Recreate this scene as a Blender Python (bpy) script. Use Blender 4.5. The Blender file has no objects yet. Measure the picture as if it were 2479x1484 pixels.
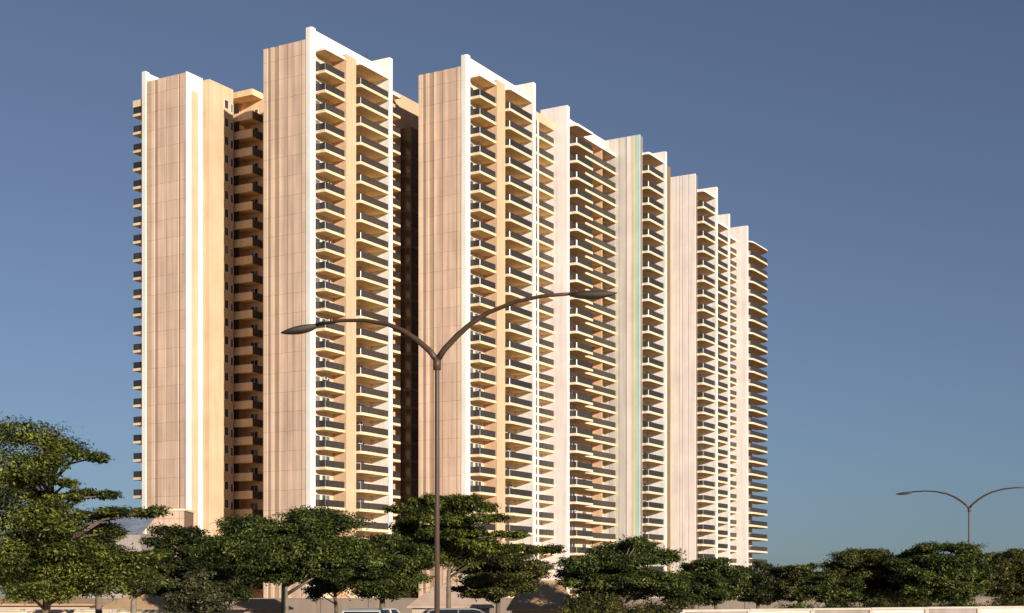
import bpy, math, random
import numpy as np
from mathutils import Vector, Matrix

random.seed(7)
R = math.radians
S = bpy.context.scene
C = S.collection

# ------------------------------------------------------------------ camera, sky, sun, exposure
EYE = 2.0
F, HOR, CX = 3500.0, 1440.0, 1239.5           # survey of the photograph, measured on a 2479 x 1484 grid
cam = bpy.data.cameras.new('camera')
cam.sensor_width = 36.0
cam.lens = 36.0 * F / 2479.0
cam.shift_y = (HOR - 742.0) / 2479.0
cam.clip_start, cam.clip_end = 0.5, 6000.0
camo = bpy.data.objects.new('camera', cam)
camo.location = (0, 0, EYE)
camo.rotation_euler = (R(90), 0, 0)
C.objects.link(camo)
S.camera = camo

SUN_EL, SUN_AZ = 13.0, -59.0                   # azimuth in the XY plane, measured from +X
sd = Vector((math.cos(R(SUN_EL)) * math.cos(R(SUN_AZ)), math.cos(R(SUN_EL)) * math.sin(R(SUN_AZ)), math.sin(R(SUN_EL))))
world = bpy.data.worlds.new('World')
S.world = world
world.use_nodes = True
nt = world.node_tree
bg = nt.nodes['Background']
sky = nt.nodes.new('ShaderNodeTexSky')
sky.sky_type = 'NISHITA'
sky.sun_disc = False
sky.sun_elevation = R(SUN_EL)
sky.sun_rotation = math.atan2(sd.x, sd.y)
sky.altitude = 200
sky.air_density = 1.0
sky.dust_density = 0.15
sky.ozone_density = 7.0
hs = nt.nodes.new('ShaderNodeHueSaturation')
hs.inputs['Saturation'].default_value = 0.70
nt.links.new(sky.outputs[0], hs.inputs['Color'])
tint = nt.nodes.new('ShaderNodeVectorMath')
tint.operation = 'MULTIPLY'
tint.inputs[1].default_value = (0.945, 0.95, 0.965)
nt.links.new(hs.outputs[0], tint.inputs[0])
nt.links.new(tint.outputs[0], bg.inputs[0])
bg.inputs[1].default_value = 0.054
sun = bpy.data.lights.new('sun', 'SUN')
sun.energy = 4.9
sun.angle = R(0.6)
sun.color = (1.0, 0.89, 0.75)
suno = bpy.data.objects.new('sun', sun)
suno.rotation_euler = (-sd).to_track_quat('-Z', 'Y').to_euler()
C.objects.link(suno)
S.view_settings.view_transform = 'Standard'
S.view_settings.look = 'None'
S.view_settings.gamma = 1.0
S.view_settings.use_curve_mapping = False
S.view_settings.exposure = 0.42


def at(px, py, Y):
    return Vector(((px - CX) / F * Y, Y, EYE + (HOR - py) / F * Y))


# ------------------------------------------------------------------ materials
M = {}


def lin(c):
    return tuple((x / 12.92 if x <= 0.04045 else ((x + 0.055) / 1.055) ** 2.4) for x in c)


def paint(name, col, rough=0.8, var=0.10, streak=0.13, scale=0.25, piece=0.0):
    m = bpy.data.materials.new(name)
    m.use_nodes = True
    t = m.node_tree
    b = t.nodes['Principled BSDF']
    b.inputs['Roughness'].default_value = rough
    b.inputs['Specular IOR Level'].default_value = 0.25
    tc = t.nodes.new('ShaderNodeTexCoord')
    n1 = t.nodes.new('ShaderNodeTexNoise')
    n1.inputs['Scale'].default_value = scale
    n1.inputs['Detail'].default_value = 6
    mp = t.nodes.new('ShaderNodeMapping')
    mp.inputs['Scale'].default_value = (1.6, 1.6, 0.06)
    n2 = t.nodes.new('ShaderNodeTexNoise')
    n2.inputs['Scale'].default_value = 1.0
    n2.inputs['Detail'].default_value = 5
    geo = t.nodes.new('ShaderNodeNewGeometry')
    t.links.new(geo.outputs['Position'], n1.inputs['Vector'])
    t.links.new(geo.outputs['Position'], mp.inputs['Vector'])
    t.links.new(mp.outputs[0], n2.inputs['Vector'])

    def mapr(src, lo, hi):
        r = t.nodes.new('ShaderNodeMapRange')
        r.inputs['From Min'].default_value = 0.3
        r.inputs['From Max'].default_value = 0.7
        r.inputs['To Min'].default_value = lo
        r.inputs['To Max'].default_value = hi
        t.links.new(src, r.inputs['Value'])
        return r.outputs[0]

    def mul(a, b_):
        x = t.nodes.new('ShaderNodeMath')
        x.operation = 'MULTIPLY'
        t.links.new(a, x.inputs[0])
        t.links.new(b_, x.inputs[1])
        return x.outputs[0]

    f = mul(mapr(n1.outputs[0], 1 - var, 1 + var * 0.6), mapr(n2.outputs[0], 1 - streak, 1 + streak * 0.5))
    if piece:
        oi = t.nodes.new('ShaderNodeObjectInfo')
        r = t.nodes.new('ShaderNodeMapRange')
        r.inputs['To Min'].default_value = 1 - piece
        r.inputs['To Max'].default_value = 1 + piece
        t.links.new(oi.outputs['Random'], r.inputs['Value'])
        f = mul(f, r.outputs[0])
    mx = t.nodes.new('ShaderNodeVectorMath')
    mx.operation = 'SCALE'
    mx.inputs[0].default_value = col
    t.links.new(f, mx.inputs['Scale'])
    t.links.new(mx.outputs[0], b.inputs['Base Color'])
    nb = t.nodes.new('ShaderNodeTexNoise')
    nb.inputs['Scale'].default_value = 6.0
    nb.inputs['Detail'].default_value = 4
    t.links.new(geo.outputs['Position'], nb.inputs['Vector'])
    bp = t.nodes.new('ShaderNodeBump')
    bp.inputs['Strength'].default_value = 0.12
    bp.inputs['Distance'].default_value = 0.02
    t.links.new(nb.outputs[0], bp.inputs['Height'])
    t.links.new(bp.outputs[0], b.inputs['Normal'])
    M[name] = m
    return m


def plain(name, col, rough=0.5, metal=0.0, spec=0.5, piece=0.0):
    m = paint(name, col, rough, 0.08, 0.05, 1.0, piece)
    b = m.node_tree.nodes['Principled BSDF']
    b.inputs['Metallic'].default_value = metal
    b.inputs['Specular IOR Level'].default_value = spec
    return m


paint('white', (0.80, 0.765, 0.71))
paint('warm_white', (0.70, 0.56, 0.40))
paint('pale_pink', (0.80, 0.725, 0.69))
paint('cream', (0.62, 0.46, 0.30), piece=0.03)
paint('peach', (0.62, 0.42, 0.27))
paint('cream_pink', (0.71, 0.535, 0.40), streak=0.15, piece=0.03)
paint('pink_tan', (0.64, 0.465, 0.355), streak=0.24, piece=0.05)
paint('pink_tan_rib', (0.59, 0.42, 0.32), streak=0.24, piece=0.05)
paint('tan', (0.50, 0.36, 0.25), piece=0.05)
paint('brown', (0.44, 0.30, 0.215), streak=0.15, piece=0.04)
paint('joint', (0.20, 0.135, 0.10))
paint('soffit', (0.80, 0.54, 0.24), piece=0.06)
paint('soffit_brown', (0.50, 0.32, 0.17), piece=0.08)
paint('fascia', (0.74, 0.60, 0.41), piece=0.03)
paint('orange_plaster', (0.82, 0.56, 0.34), piece=0.04)
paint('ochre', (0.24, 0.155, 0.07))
paint('grey_stripe', (0.58, 0.53, 0.50))
paint('cream_grey', (0.68, 0.62, 0.51))
paint('mauve', (0.45, 0.36, 0.38))
paint('yellow', (0.70, 0.62, 0.36))
paint('mint', (0.47, 0.62, 0.50))
paint('pale_blue', (0.50, 0.62, 0.68))
paint('roof_concrete', (0.35, 0.32, 0.29))
plain('smoked_glass', (0.040, 0.034, 0.032), 0.25, 0, 0.5, 0.25)
plain('dark_metal', (0.05, 0.042, 0.038), 0.45, 0.3)
plain('pane', (0.055, 0.06, 0.065), 0.12, 0, 0.6, 0.4)
plain('pane_curtain', (0.20, 0.18, 0.16), 0.3, 0, 0.5, 0.3)
plain('white_frame', (0.7, 0.68, 0.64), 0.4)
plain('door_brown', (0.05, 0.025, 0.018), 0.5)
plain('shaft_glass', (0.075, 0.055, 0.045), 0.22, 0, 0.5, 0.3)
plain('shaft_frame', (0.13, 0.09, 0.06), 0.5)
plain('lamp_metal', (0.085, 0.050, 0.032), 0.55, 0.1)
plain('lamp_lens', (0.13, 0.11, 0.10), 0.45)
plain('ac_white', (0.55, 0.53, 0.50), 0.5)
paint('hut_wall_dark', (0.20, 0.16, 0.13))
paint('hut_wall', (0.45, 0.36, 0.28))
paint('stone', (0.50, 0.36, 0.27), piece=0.10)
paint('hut_roof', (0.40, 0.26, 0.15), piece=0.10)
paint('hut_roof_pink', (0.46, 0.34, 0.27), piece=0.10)
paint('shed_roof', (0.22, 0.26, 0.34), 0.4, 0.15, 0.2, piece=0.1)
paint('compound_wall', (0.34, 0.29, 0.26), 0.85, 0.18, 0.2)
paint('coping', (0.50, 0.44, 0.37))
plain('car_white', (0.50, 0.50, 0.50), 0.2, 0, 0.6)
plain('car_silver', (0.26, 0.28, 0.31), 0.22, 0.5, 0.6)
plain('car_glass', (0.015, 0.017, 0.02), 0.06, 0, 0.7)
plain('rubber', (0.02, 0.02, 0.02), 0.8)
plain('rim', (0.4, 0.4, 0.4), 0.3, 0.8)
plain('tail_red', (0.35, 0.02, 0.02), 0.2)
plain('headlight_clear', (0.7, 0.7, 0.7), 0.1)
paint('asphalt', (0.055, 0.053, 0.05), 0.9, 0.2, 0.0, 0.6)
paint('kerb', (0.38, 0.36, 0.33), 0.85)
paint('soil', (0.56, 0.45, 0.31), 0.95, 0.25, 0.0, 0.08)
paint('bark', (0.16, 0.12, 0.085), 0.9, 0.3, 0.3, 3.0)
paint('bark_grey', (0.26, 0.215, 0.16), 0.9, 0.3, 0.3, 3.0)


def leafmat(name, dark, light, tr=0.25):
    m = bpy.data.materials.new(name)
    m.use_nodes = True
    t = m.node_tree
    b = t.nodes['Principled BSDF']
    g = t.nodes.new('ShaderNodeNewGeometry')
    cr = t.nodes.new('ShaderNodeValToRGB')
    cr.color_ramp.elements[0].color = (*dark, 1)
    cr.color_ramp.elements[1].color = (*light, 1)
    cr.color_ramp.elements[1].position = 1.0
    e = cr.color_ramp.elements.new(0.55)
    e.color = tuple(d * 0.6 + l * 0.4 * 0.6 for d, l in zip(dark, light)) + (1,)
    n = t.nodes.new('ShaderNodeTexNoise')  # noise patches paint sunlit highlights into the leaf colour, besides random leaf tone
    n.inputs['Scale'].default_value = 1.3
    n.inputs['Detail'].default_value = 3
    t.links.new(g.outputs['Position'], n.inputs['Vector'])
    a = t.nodes.new('ShaderNodeMath')
    a.operation = 'MULTIPLY_ADD'
    a.inputs[1].default_value = 2.2
    a.inputs[2].default_value = -0.98
    t.links.new(n.outputs[0], a.inputs[0])
    a2 = t.nodes.new('ShaderNodeMath')
    a2.operation = 'MULTIPLY_ADD'
    a2.inputs[1].default_value = 0.75
    t.links.new(g.outputs['Random Per Island'], a2.inputs[0])
    t.links.new(a.outputs[0], a2.inputs[2])
    t.links.new(a2.outputs[0], cr.inputs[0])
    t.links.new(cr.outputs[0], b.inputs['Base Color'])
    b.inputs['Roughness'].default_value = 0.55
    b.inputs['Specular IOR Level'].default_value = 0.3
    ts = t.nodes.new('ShaderNodeBsdfTranslucent')
    t.links.new(cr.outputs[0], ts.inputs[0])
    mx = t.nodes.new('ShaderNodeMixShader')
    mx.inputs[0].default_value = tr
    t.links.new(b.outputs[0], mx.inputs[1])
    t.links.new(ts.outputs[0], mx.inputs[2])
    t.links.new(mx.outputs[0], t.nodes['Material Output'].inputs[0])
    M[name] = m


leafmat('leaf_bright', (0.010, 0.017, 0.004), (0.25, 0.28, 0.045))
leafmat('leaf_mid', (0.013, 0.021, 0.005), (0.18, 0.225, 0.045))
leafmat('leaf_dark', (0.010, 0.015, 0.004), (0.10, 0.125, 0.028))
leafmat('leaf_pale', (0.03, 0.035, 0.012), (0.20, 0.19, 0.09))
leafmat('leaf_olive', (0.016, 0.020, 0.005), (0.21, 0.205, 0.05))


# ------------------------------------------------------------------ mesh helpers
def tag(o, label, cat, group=None, kind=None):
    if label:
        o['label'] = label
    if cat:
        o['category'] = cat
    if group:
        o['group'] = group
    if kind:
        o['kind'] = kind
    return o


def new(name, me, parent=None, loc=(0, 0, 0)):
    o = bpy.data.objects.new(name, me)
    C.objects.link(o)
    o.location = loc
    if parent is not None:
        o.parent = parent
    return o


def empty(name, loc, rz=0.0):
    o = bpy.data.objects.new(name, None)
    o.empty_display_size = 0.5
    C.objects.link(o)
    o.location = loc
    o.rotation_euler = (0, 0, rz)
    return o


class MB:
    """collects shapes into one mesh"""

    def __init__(s):
        s.v, s.f, s.m = [], [], []

    def prism(s, poly, z0, z1, m=0, mb=None, mt=None):
        n = len(poly)
        area = sum(poly[i][0] * poly[(i + 1) % n][1] - poly[(i + 1) % n][0] * poly[i][1] for i in range(n))
        if area < 0:
            poly = poly[::-1]
        k = len(s.v)
        s.v += [(x, y, z0) for x, y in poly] + [(x, y, z1) for x, y in poly]
        s.f.append(tuple(k + i for i in range(n))[::-1])
        s.m.append(m if mb is None else mb)
        s.f.append(tuple(k + n + i for i in range(n)))
        s.m.append(m if mt is None else mt)
        for i in range(n):
            j = (i + 1) % n
            s.f.append((k + i, k + j, k + n + j, k + n + i))
            s.m.append(m)
        return s

    def box(s, x0, x1, y0, y1, z0, z1, m=0, mb=None, mt=None):
        x0, x1 = sorted((x0, x1))
        y0, y1 = sorted((y0, y1))
        return s.prism([(x0, y0), (x1, y0), (x1, y1), (x0, y1)], z0, z1, m, mb, mt)

    def tube(s, pts, rad, n=8, m=0, cap=True):
        k0 = len(s.v)
        pts = [Vector(p) for p in pts]
        if not hasattr(rad, '__len__'):
            rad = [rad] * len(pts)
        up = Vector((0.13, 0.31, 0.94)).normalized()
        for i, p in enumerate(pts):
            d = (pts[min(i + 1, len(pts) - 1)] - pts[max(i - 1, 0)]).normalized()
            a = d.cross(up)
            if a.length < 0.05:
                a = d.cross(Vector((1, 0, 0)))
            a.normalize()
            b = a.cross(d)
            for j in range(n):
                t = 2 * math.pi * j / n
                q = p + (a * math.cos(t) + b * math.sin(t)) * rad[i]
                s.v.append(tuple(q))
        for i in range(len(pts) - 1):
            for j in range(n):
                a = k0 + i * n + j
                b = k0 + i * n + (j + 1) % n
                s.f.append((a, b, b + n, a + n))
                s.m.append(m)
        if cap:
            s.f.append(tuple(k0 + j for j in range(n))[::-1])
            s.f.append(tuple(k0 + (len(pts) - 1) * n + j for j in range(n)))
            s.m += [m, m]
        return s

    def mesh(s, name, mats, smooth=False):
        me = bpy.data.meshes.new(name)
        me.from_pydata(s.v, [], s.f)
        for x in (mats if isinstance(mats, (list, tuple)) else [mats]):
            me.materials.append(M[x])
        me.polygons.foreach_set('material_index', s.m)
        if smooth:
            me.polygons.foreach_set('use_smooth', [True] * len(s.f))
        me.update()
        return me

    def obj(s, name, mats, parent=None, loc=(0, 0, 0), smooth=False):
        return new(name, s.mesh(name, mats, smooth), parent, loc)


# ------------------------------------------------------------------ ground, road, kerb
def smooth01(t):
    t = min(1, max(0, t))
    return t * t * (3 - 2 * t)


def ground_z(x, y):
    """a plot of garden lies a little lower between the road and the towers"""
    fx = smooth01((x + 62) / 8) * (1 - smooth01((x - 14) / 6))
    fy = smooth01((y - 80) / 6) * (1 - smooth01((y - 128) / 12))
    return -1.7 * fx * fy


gx = [-4000, -1500, -600, -250, -120] + [-80 + 2 * i for i in range(56)] + [60, 120, 250, 600, 1500, 4000]
gy = [-400, -100, -30, 0, 30, 60] + [74 + 2 * i for i in range(36)] + [170, 220, 320, 500, 1000, 2200, 5000]
gv = [(x, y, ground_z(x, y)) for y in gy for x in gx]
gf = [(j * len(gx) + i, j * len(gx) + i + 1, (j + 1) * len(gx) + i + 1, (j + 1) * len(gx) + i)
      for j in range(len(gy) - 1) for i in range(len(gx) - 1)]
gm = bpy.data.meshes.new('ground')
gm.from_pydata(gv, [], gf)
gm.materials.append(M['soil'])
tag(new('ground', gm), 'dry dusty ground around the towers', None, kind='structure')
rm = MB().prism([(-300, 48), (300, 48), (300, 68), (-300, 68)], -0.2, 0.02, 0)
tag(rm.obj('road', 'asphalt'), 'grey asphalt road in front of the trees', None, kind='structure')
km = MB().box(-300, 300, 68, 68.4, -0.2, 0.15).box(-300, 300, 47.6, 48, -0.2, 0.15)
tag(km.obj('kerb', 'kerb'), 'concrete kerbs along the road', None, kind='structure')

# ------------------------------------------------------------------ the towers: local axes u (away to the right) and v (away to the left)
ROT = R(60.1)
O1 = Vector((-30.7, 218.7, 0))
EU = Vector((math.cos(ROT), math.sin(ROT), 0))
EV = Vector((-math.sin(ROT), math.cos(ROT), 0))
FLOOR = 3.0
SOFF0 = 2.96           # underside of the lowest balcony
NF = 27                # balcony storeys
Z_CAN, Z_WALL, Z_FIN = 84.4, 86.2, 87.9
SLAB = 0.42


class T:
    def __init__(s, label, u, v):
        s.u, s.v = u, v
        p = O1 + EU * u + EV * v
        s.r = empty('apartment_tower', p, ROT)
        tag(s.r, label, 'tower', 'apartment towers of the housing estate')

    def box(s, name, u0, u1, v0, v1, z0, z1, mats, parent=None, **k):
        u0, u1 = sorted((u0, u1))
        v0, v1 = sorted((v0, v1))
        m = MB().box(0, u1 - u0, 0, v1 - v0, 0, z1 - z0, **k)
        po = (0, 0, 0) if parent is None else parent.location
        return m.obj(name, mats, s.r if parent is None else parent,
                     (u0 - s.u - po[0], v0 - s.v - po[1], z0 - po[2]))

    def prism(s, name, poly, z0, z1, mats, parent=None, smooth=False, **k):
        m = MB().prism([(a - s.u, b - s.v) for a, b in poly], z0, z1, **k)
        po = (0, 0, 0) if parent is None else parent.location
        return m.obj(name, mats, s.r if parent is None else parent, (-po[0], -po[1], -po[2]), smooth)


def arc(cx, cy, r, a0, a1, n=5):
    return [(cx + r * math.cos(R(a0 + (a1 - a0) * i / n)), cy + r * math.sin(R(a0 + (a1 - a0) * i / n))) for i in range(n + 1)]


def outline(L, P, rl, rr):
    """plan of a balcony: wall on y = 0, front on y = -P; returns the open path left side - front - right side"""
    p = [(0, 0)]
    p += arc(rl, -P + rl, rl, 180, 270) if rl > 0 else [(0, -P)]
    p += arc(L - rr, -P + rr, rr, 270, 360) if rr > 0 else [(L, -P)]
    p += [(L, 0)]
    return p


def offset_in(path, d, L, P):
    """shrink an outline towards its middle"""
    cx, cy = L / 2, -P / 2
    out = []
    for x, y in path:
        kx = 1 - 2 * d / L
        ky = 1 - 2 * d / P
        out.append((cx + (x - cx) * kx, cy + (y - cy) * ky))
    return out


def wall_strip(mb, path, t, z0, z1, m=0):
    for (x0, y0), (x1, y1) in zip(path[:-1], path[1:]):
        dx, dy = x1 - x0, y1 - y0
        l = math.hypot(dx, dy)
        if l < 1e-4:
            continue
        nx, ny = -dy / l * t / 2, dx / l * t / 2
        mb.prism([(x0 + nx, y0 + ny), (x1 + nx, y1 + ny), (x1 - nx, y1 - ny), (x0 - nx, y0 - ny)], z0, z1, m)


def resample(path, step):
    pts = []
    acc = 0
    nxt = 0
    for (x0, y0), (x1, y1) in zip(path[:-1], path[1:]):
        l = math.hypot(x1 - x0, y1 - y0)
        while nxt <= acc + l + 1e-6 and l > 1e-6:
            f = (nxt - acc) / l
            pts.append((x0 + (x1 - x0) * f, y0 + (y1 - y0) * f))
            nxt += step
        acc += l
    return pts


def balcony_meshes(L, P, rl, rr, left=True, right=True, rail='smoked_glass', slab_t=SLAB, rh=0.95, sof='soffit'):
    path = outline(L, P, rl, rr)
    s = MB()
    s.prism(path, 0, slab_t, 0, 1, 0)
    # drip lip along the front
    sm = s.mesh('balcony', ['fascia', sof])
    ip = offset_in(path, 0.10, L, P)
    if not left:
        ip = ip[1:]
    if not right:
        ip = ip[:-1]
    r = MB()
    wall_strip(r, ip, 0.05, slab_t + 0.06, slab_t + rh)
    rmesh = r.mesh('railing', rail)
    h = MB()
    wall_strip(h, ip, 0.09, slab_t + rh + 0.002, slab_t + rh + 0.07)
    for (x, y) in resample(ip, 1.3):
        h.box(x - 0.04, x + 0.04, y - 0.05, y + 0.05, slab_t + 0.003, slab_t + rh)
    hmesh = h.mesh('handrail', 'dark_metal')
    return sm, rmesh, hmesh


def window_meshes(w, h, n=2):
    """outside face looks to -y; origin at the lower left corner on the wall"""
    fr = MB()
    t = 0.09
    fr.box(-t, w + t, -0.08, 0.02, -t, 0).box(-t, w + t, -0.08, 0.02, h, h + t)
    fr.box(-t, 0, -0.078, 0.02, 0, h).box(w, w + t, -0.078, 0.02, 0, h)
    for i in range(1, n):
        x = w * i / n
        fr.box(x - t / 2, x + t / 2, -0.076, 0.02, 0, h)
    fm = fr.mesh('window', 'white_frame')
    pw = w / n
    pm = MB().box(0.03, pw - 0.03, -0.03, 0.01, 0.02, h - 0.02).mesh('pane', 'pane')
    pc = MB().box(0.03, pw - 0.03, -0.03, 0.01, 0.02, h - 0.02).mesh('pane', 'pane_curtain')
    return fm, pm, pc, pw, n


def put_window(t, meshes, u, v, z, rng):
    fm, pm, pc, pw, n = meshes
    w = new('window', fm, t.r, (u - t.u, v - t.v, z))
    for i in range(n):
        new('pane', pc if rng.random() < 0.3 else pm, w, (pw * i, 0, 0))
    return w


AC = None


S.cycles.diffuse_bounces = 8
S.cycles.max_bounces = 12


def balcony_column(t, u0, u1, vwall, proj, rl=0.35, rr=0.0, left=True, right=False, canopy=True,
                   wins=((0.8, 1.9, 2.1, 2),), jn=NF, seed=1, can_t=0.4, z_can=Z_CAN, ac=0.45, glazed=0.0, sof='soffit'):
    rng = random.Random(seed)
    L, P = u1 - u0, proj
    sm, rmesh, hmesh = balcony_meshes(L, P, rl, rr, left, right, sof=sof)
    wm = [(a, window_meshes(w, h, n)) for a, w, h, n in wins]
    gp = offset_in(outline(L, P, rl, rr), 0.13, L, P)[(0 if left else 1):]
    gp = gp if right else gp[:-1]
    gmb, gfb = MB(), MB()
    wall_strip(gmb, gp, 0.03, SLAB + 1.03, FLOOR - 0.09)
    wall_strip(gfb, gp, 0.08, FLOOR - 0.085, FLOOR - 0.003)
    for (x, y) in resample(gp, 0.95):
        gfb.box(x - 0.04, x + 0.04, y - 0.04, y + 0.04, SLAB + 1.03, FLOOR - 0.088)
    glz, glf = gmb.mesh('glazing', 'pane'), gfb.mesh('glazing_frame', 'dark_metal')
    acm = MB().box(0, 0.85, -0.32, 0, 0, 0.6).mesh('air_conditioner', 'ac_white')
    acf = MB().tube([(0.42, -0.33, 0.3), (0.42, -0.30, 0.3)], 0.23, 12).mesh('fan_grille', 'dark_metal')
    for j in range(jn):
        z = SOFF0 + FLOOR * j
        b = new('balcony', sm, t.r, (u0 - t.u, vwall - t.v, z))
        new('railing', rmesh, b)
        new('handrail', hmesh, b)
        if rng.random() < glazed and j < jn - 1:
            new('glazing', glz, b)
            new('glazing_frame', glf, b)
        for a, ms in wm:
            put_window(t, ms, u0 + a, vwall, z + SLAB + 0.12, rng)
        if rng.random() < ac:
            a = new('air_conditioner', acm, t.r, (u0 - t.u + rng.uniform(0.45, 0.75) * L, vwall - t.v - 0.01, z + SLAB + rng.choice([0.05, 1.6])))
            new('fan_grille', acf, a)
    if canopy:
        p = outline(L, P, rl, rr)
        c = MB().prism(p, 0, can_t, 0, 1, 0).obj('roof_canopy', ['white', sof], t.r, (u0 - t.u, vwall - t.v, z_can))


def end_wall(t, u, vc, width, strips, z1, name='end_wall', panels=True):
    """striped end wall in the plane u, running from v = vc to vc + width; strips are fractions from its left edge"""
    back = t.box(name, u + 0.3, u + 0.9, vc + 0.02, vc + width - 0.02, 0, z1 - 0.12, 'joint')
    for f0, f1, mat, proud in strips:
        va, vb = vc + width * (1 - f1), vc + width * (1 - f0)
        if panels:
            z = 0.0
            me = MB().box(0.3 - proud, 0.302, 0.008, vb - va - 0.008, 0.014, FLOOR - 0.014).mesh('wall_panel', mat)
            top = z1 - (NF + 1) * FLOOR
            met = MB().box(0.3 - proud, 0.302, 0.008, vb - va - 0.008, 0.014, top).mesh('wall_panel', mat)
            for j in range(NF + 2):
                m = me if j < NF + 1 else met
                new('wall_panel', m, back, (u - t.u - back.location[0], va - t.v - back.location[1], j * FLOOR))
        else:
            me = MB().box(0.3 - proud, 0.302, 0.0, vb - va, 0, z1).mesh('wall_stripe', mat)
            new('wall_stripe', me, back, (u - t.u - back.location[0], va - t.v - back.location[1], 0))
    return back


STR1 = [(0.00, 0.09, 'cream_pink', 0.22), (0.09, 0.165, 'brown', 0.10), (0.165, 0.245, 'cream_pink', 0.22), (0.245, 0.355, 'brown', 0.10),
        (0.355, 0.41, 'cream_pink', 0.20), (0.41, 0.475, 'pink_tan', 0.18), (0.475, 0.55, 'pink_tan_rib', 0.17), (0.562, 0.66, 'pink_tan', 0.18),
        (0.66, 0.71, 'pink_tan_rib', 0.165), (0.71, 0.88, 'pink_tan', 0.18), (0.90, 1.0, 'cream_pink', 0.22)]
STR0 = [(0.00, 0.10, 'tan', 0.2), (0.115, 0.20, 'cream_pink', 0.2), (0.20, 0.28, 'brown', 0.1), (0.28, 0.49, 'pink_tan', 0.22),
        (0.505, 0.81, 'pink_tan', 0.22), (0.85, 1.0, 'pink_tan', 0.2)]


def corner_fin(t, u, v, th=0.95, out=0.5, back=0.6, z1=Z_FIN, mat='white'):
    p = arc(u + 0.35, v - out + 0.35, 0.35, 180, 270, 5) + [(u + th, v - out), (u + th, v + back), (u, v + back)]
    return t.prism('corner_fin', p, 0, z1, mat)


def fin(t, u0, u1, v0, v1, z1=Z_FIN, mat='white', z0=0):
    return t.box('fin_wall', u0, u1, v0, v1, z0, z1, mat)


def wing_facade(t, u, v, seed):
    """the facade of the two nearest wings: corner fin, projecting balconies, pier, deeper balconies, fin"""
    corner_fin(t, u, v)
    t.box('parapet', u + 0.96, u + 16.2, v - 0.02, v + 0.35, Z_CAN - 0.02, Z_FIN - 0.03, 'white')
    balcony_column(t, u + 0.97, u + 5.97, v, 2.35, 0.12, wins=((0.5, 1.15, 1.8, 1), (2.2, 1.9, 1.8, 2)), seed=seed)
    t.box('pier', u + 6.0, u + 8.6, v - 2.5, v, 0, Z_CAN + 0.9, 'peach')
    balcony_column(t, u + 8.62, u + 16.15, v, 3.4, 0.3, wins=((1.0, 1.3, 1.8, 1), (3.2, 2.4, 1.8, 2)), seed=seed + 1)
    fin(t, u + 16.2, u + 17.1, v - 3.5, v + 0.8)


# tower 1 ------------------------------------------------------------
t1 = T('leftmost beige tower, with a deep shaded recess between its two end walls', 0, 0)
U0, V0 = 1.39, 26.06
t1.box('wall', 0.9, 17.0, 0.003, 8.9, 0, Z_WALL - 0.3, 'warm_white', mt=0)
end_wall(t1, 0, 0.6, 8.3, STR1, Z_WALL)
wing_facade(t1, 0, 0, 11)
t1.prism('lightning_rod', arc(16.6, 1.2, 0.05, 0, 300, 5), Z_WALL - 0.3, Z_FIN + 1.6, 'dark_metal')
# left wing
t1.box('left_wing_wall', U0 + 0.9, 20, V0, V0 + 9.3, 0, Z_WALL - 0.4, 'warm_white')
end_wall(t1, U0, V0 + 0.02, 8.5, STR0, Z_WALL)
t1.box('side_parapet', U0, 14, V0 + 9.0, V0 + 9.35, Z_WALL - 0.4, Z_FIN, 'white')
fin(t1, U0 - 0.15, U0 + 0.85, V0 + 8.6, V0 + 9.35)
w = t1.box('side_wall', U0 - 0.01, U0 + 3.8, V0 - 0.25, V0 - 0.002, 0, Z_WALL + 0.1, 'white')
t1.box('inset_panel', U0 + 1.1, U0 + 2.6, V0 - 0.33, V0 - 0.24, 0, Z_WALL - 2.6, 'cream', w)
# balconies on the far left side, seen in profile
lm = balcony_meshes(5.5, 2.5, 0.2, 0.2)
for j in range(NF):
    b = new('balcony', lm[0], t1.r, (U0 + 5.7, V0 + 9.352, SOFF0 + FLOOR * j))
    b.rotation_euler = (0, 0, math.pi)
    new('railing', lm[1], b)
    new('handrail', lm[2], b)
c = MB().prism(outline(5.5, 2.5, 0.2, 0.2), 0, 1.1, 0, 1, 0).obj('roof_canopy', ['fascia', 'soffit'], t1.r, (U0 + 5.7, V0 + 9.352, Z_CAN - 1.9))
c.rotation_euler = (0, 0, math.pi)
# cream wall stepping out into the recess, with its column of small windows
cw = t1.box('cream_wall', U0 + 3.8, U0 + 9.7, V0 - 1.6, V0 - 0.26, 0, Z_WALL - 0.2, 'cream')
rng = random.Random(3)
sw = window_meshes(0.95, 1.35, 1)
sw2 = window_meshes(0.6, 1.35, 1)
for j in range(NF + 1):
    z = SOFF0 + FLOOR * (j - 1) + SLAB + 1.0
    put_window(t1, sw, U0 + 7.5, V0 - 1.6, z, rng)
    put_window(t1, sw2, U0 + 9.0, V0 - 1.6, z - 0.3, rng)
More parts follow.
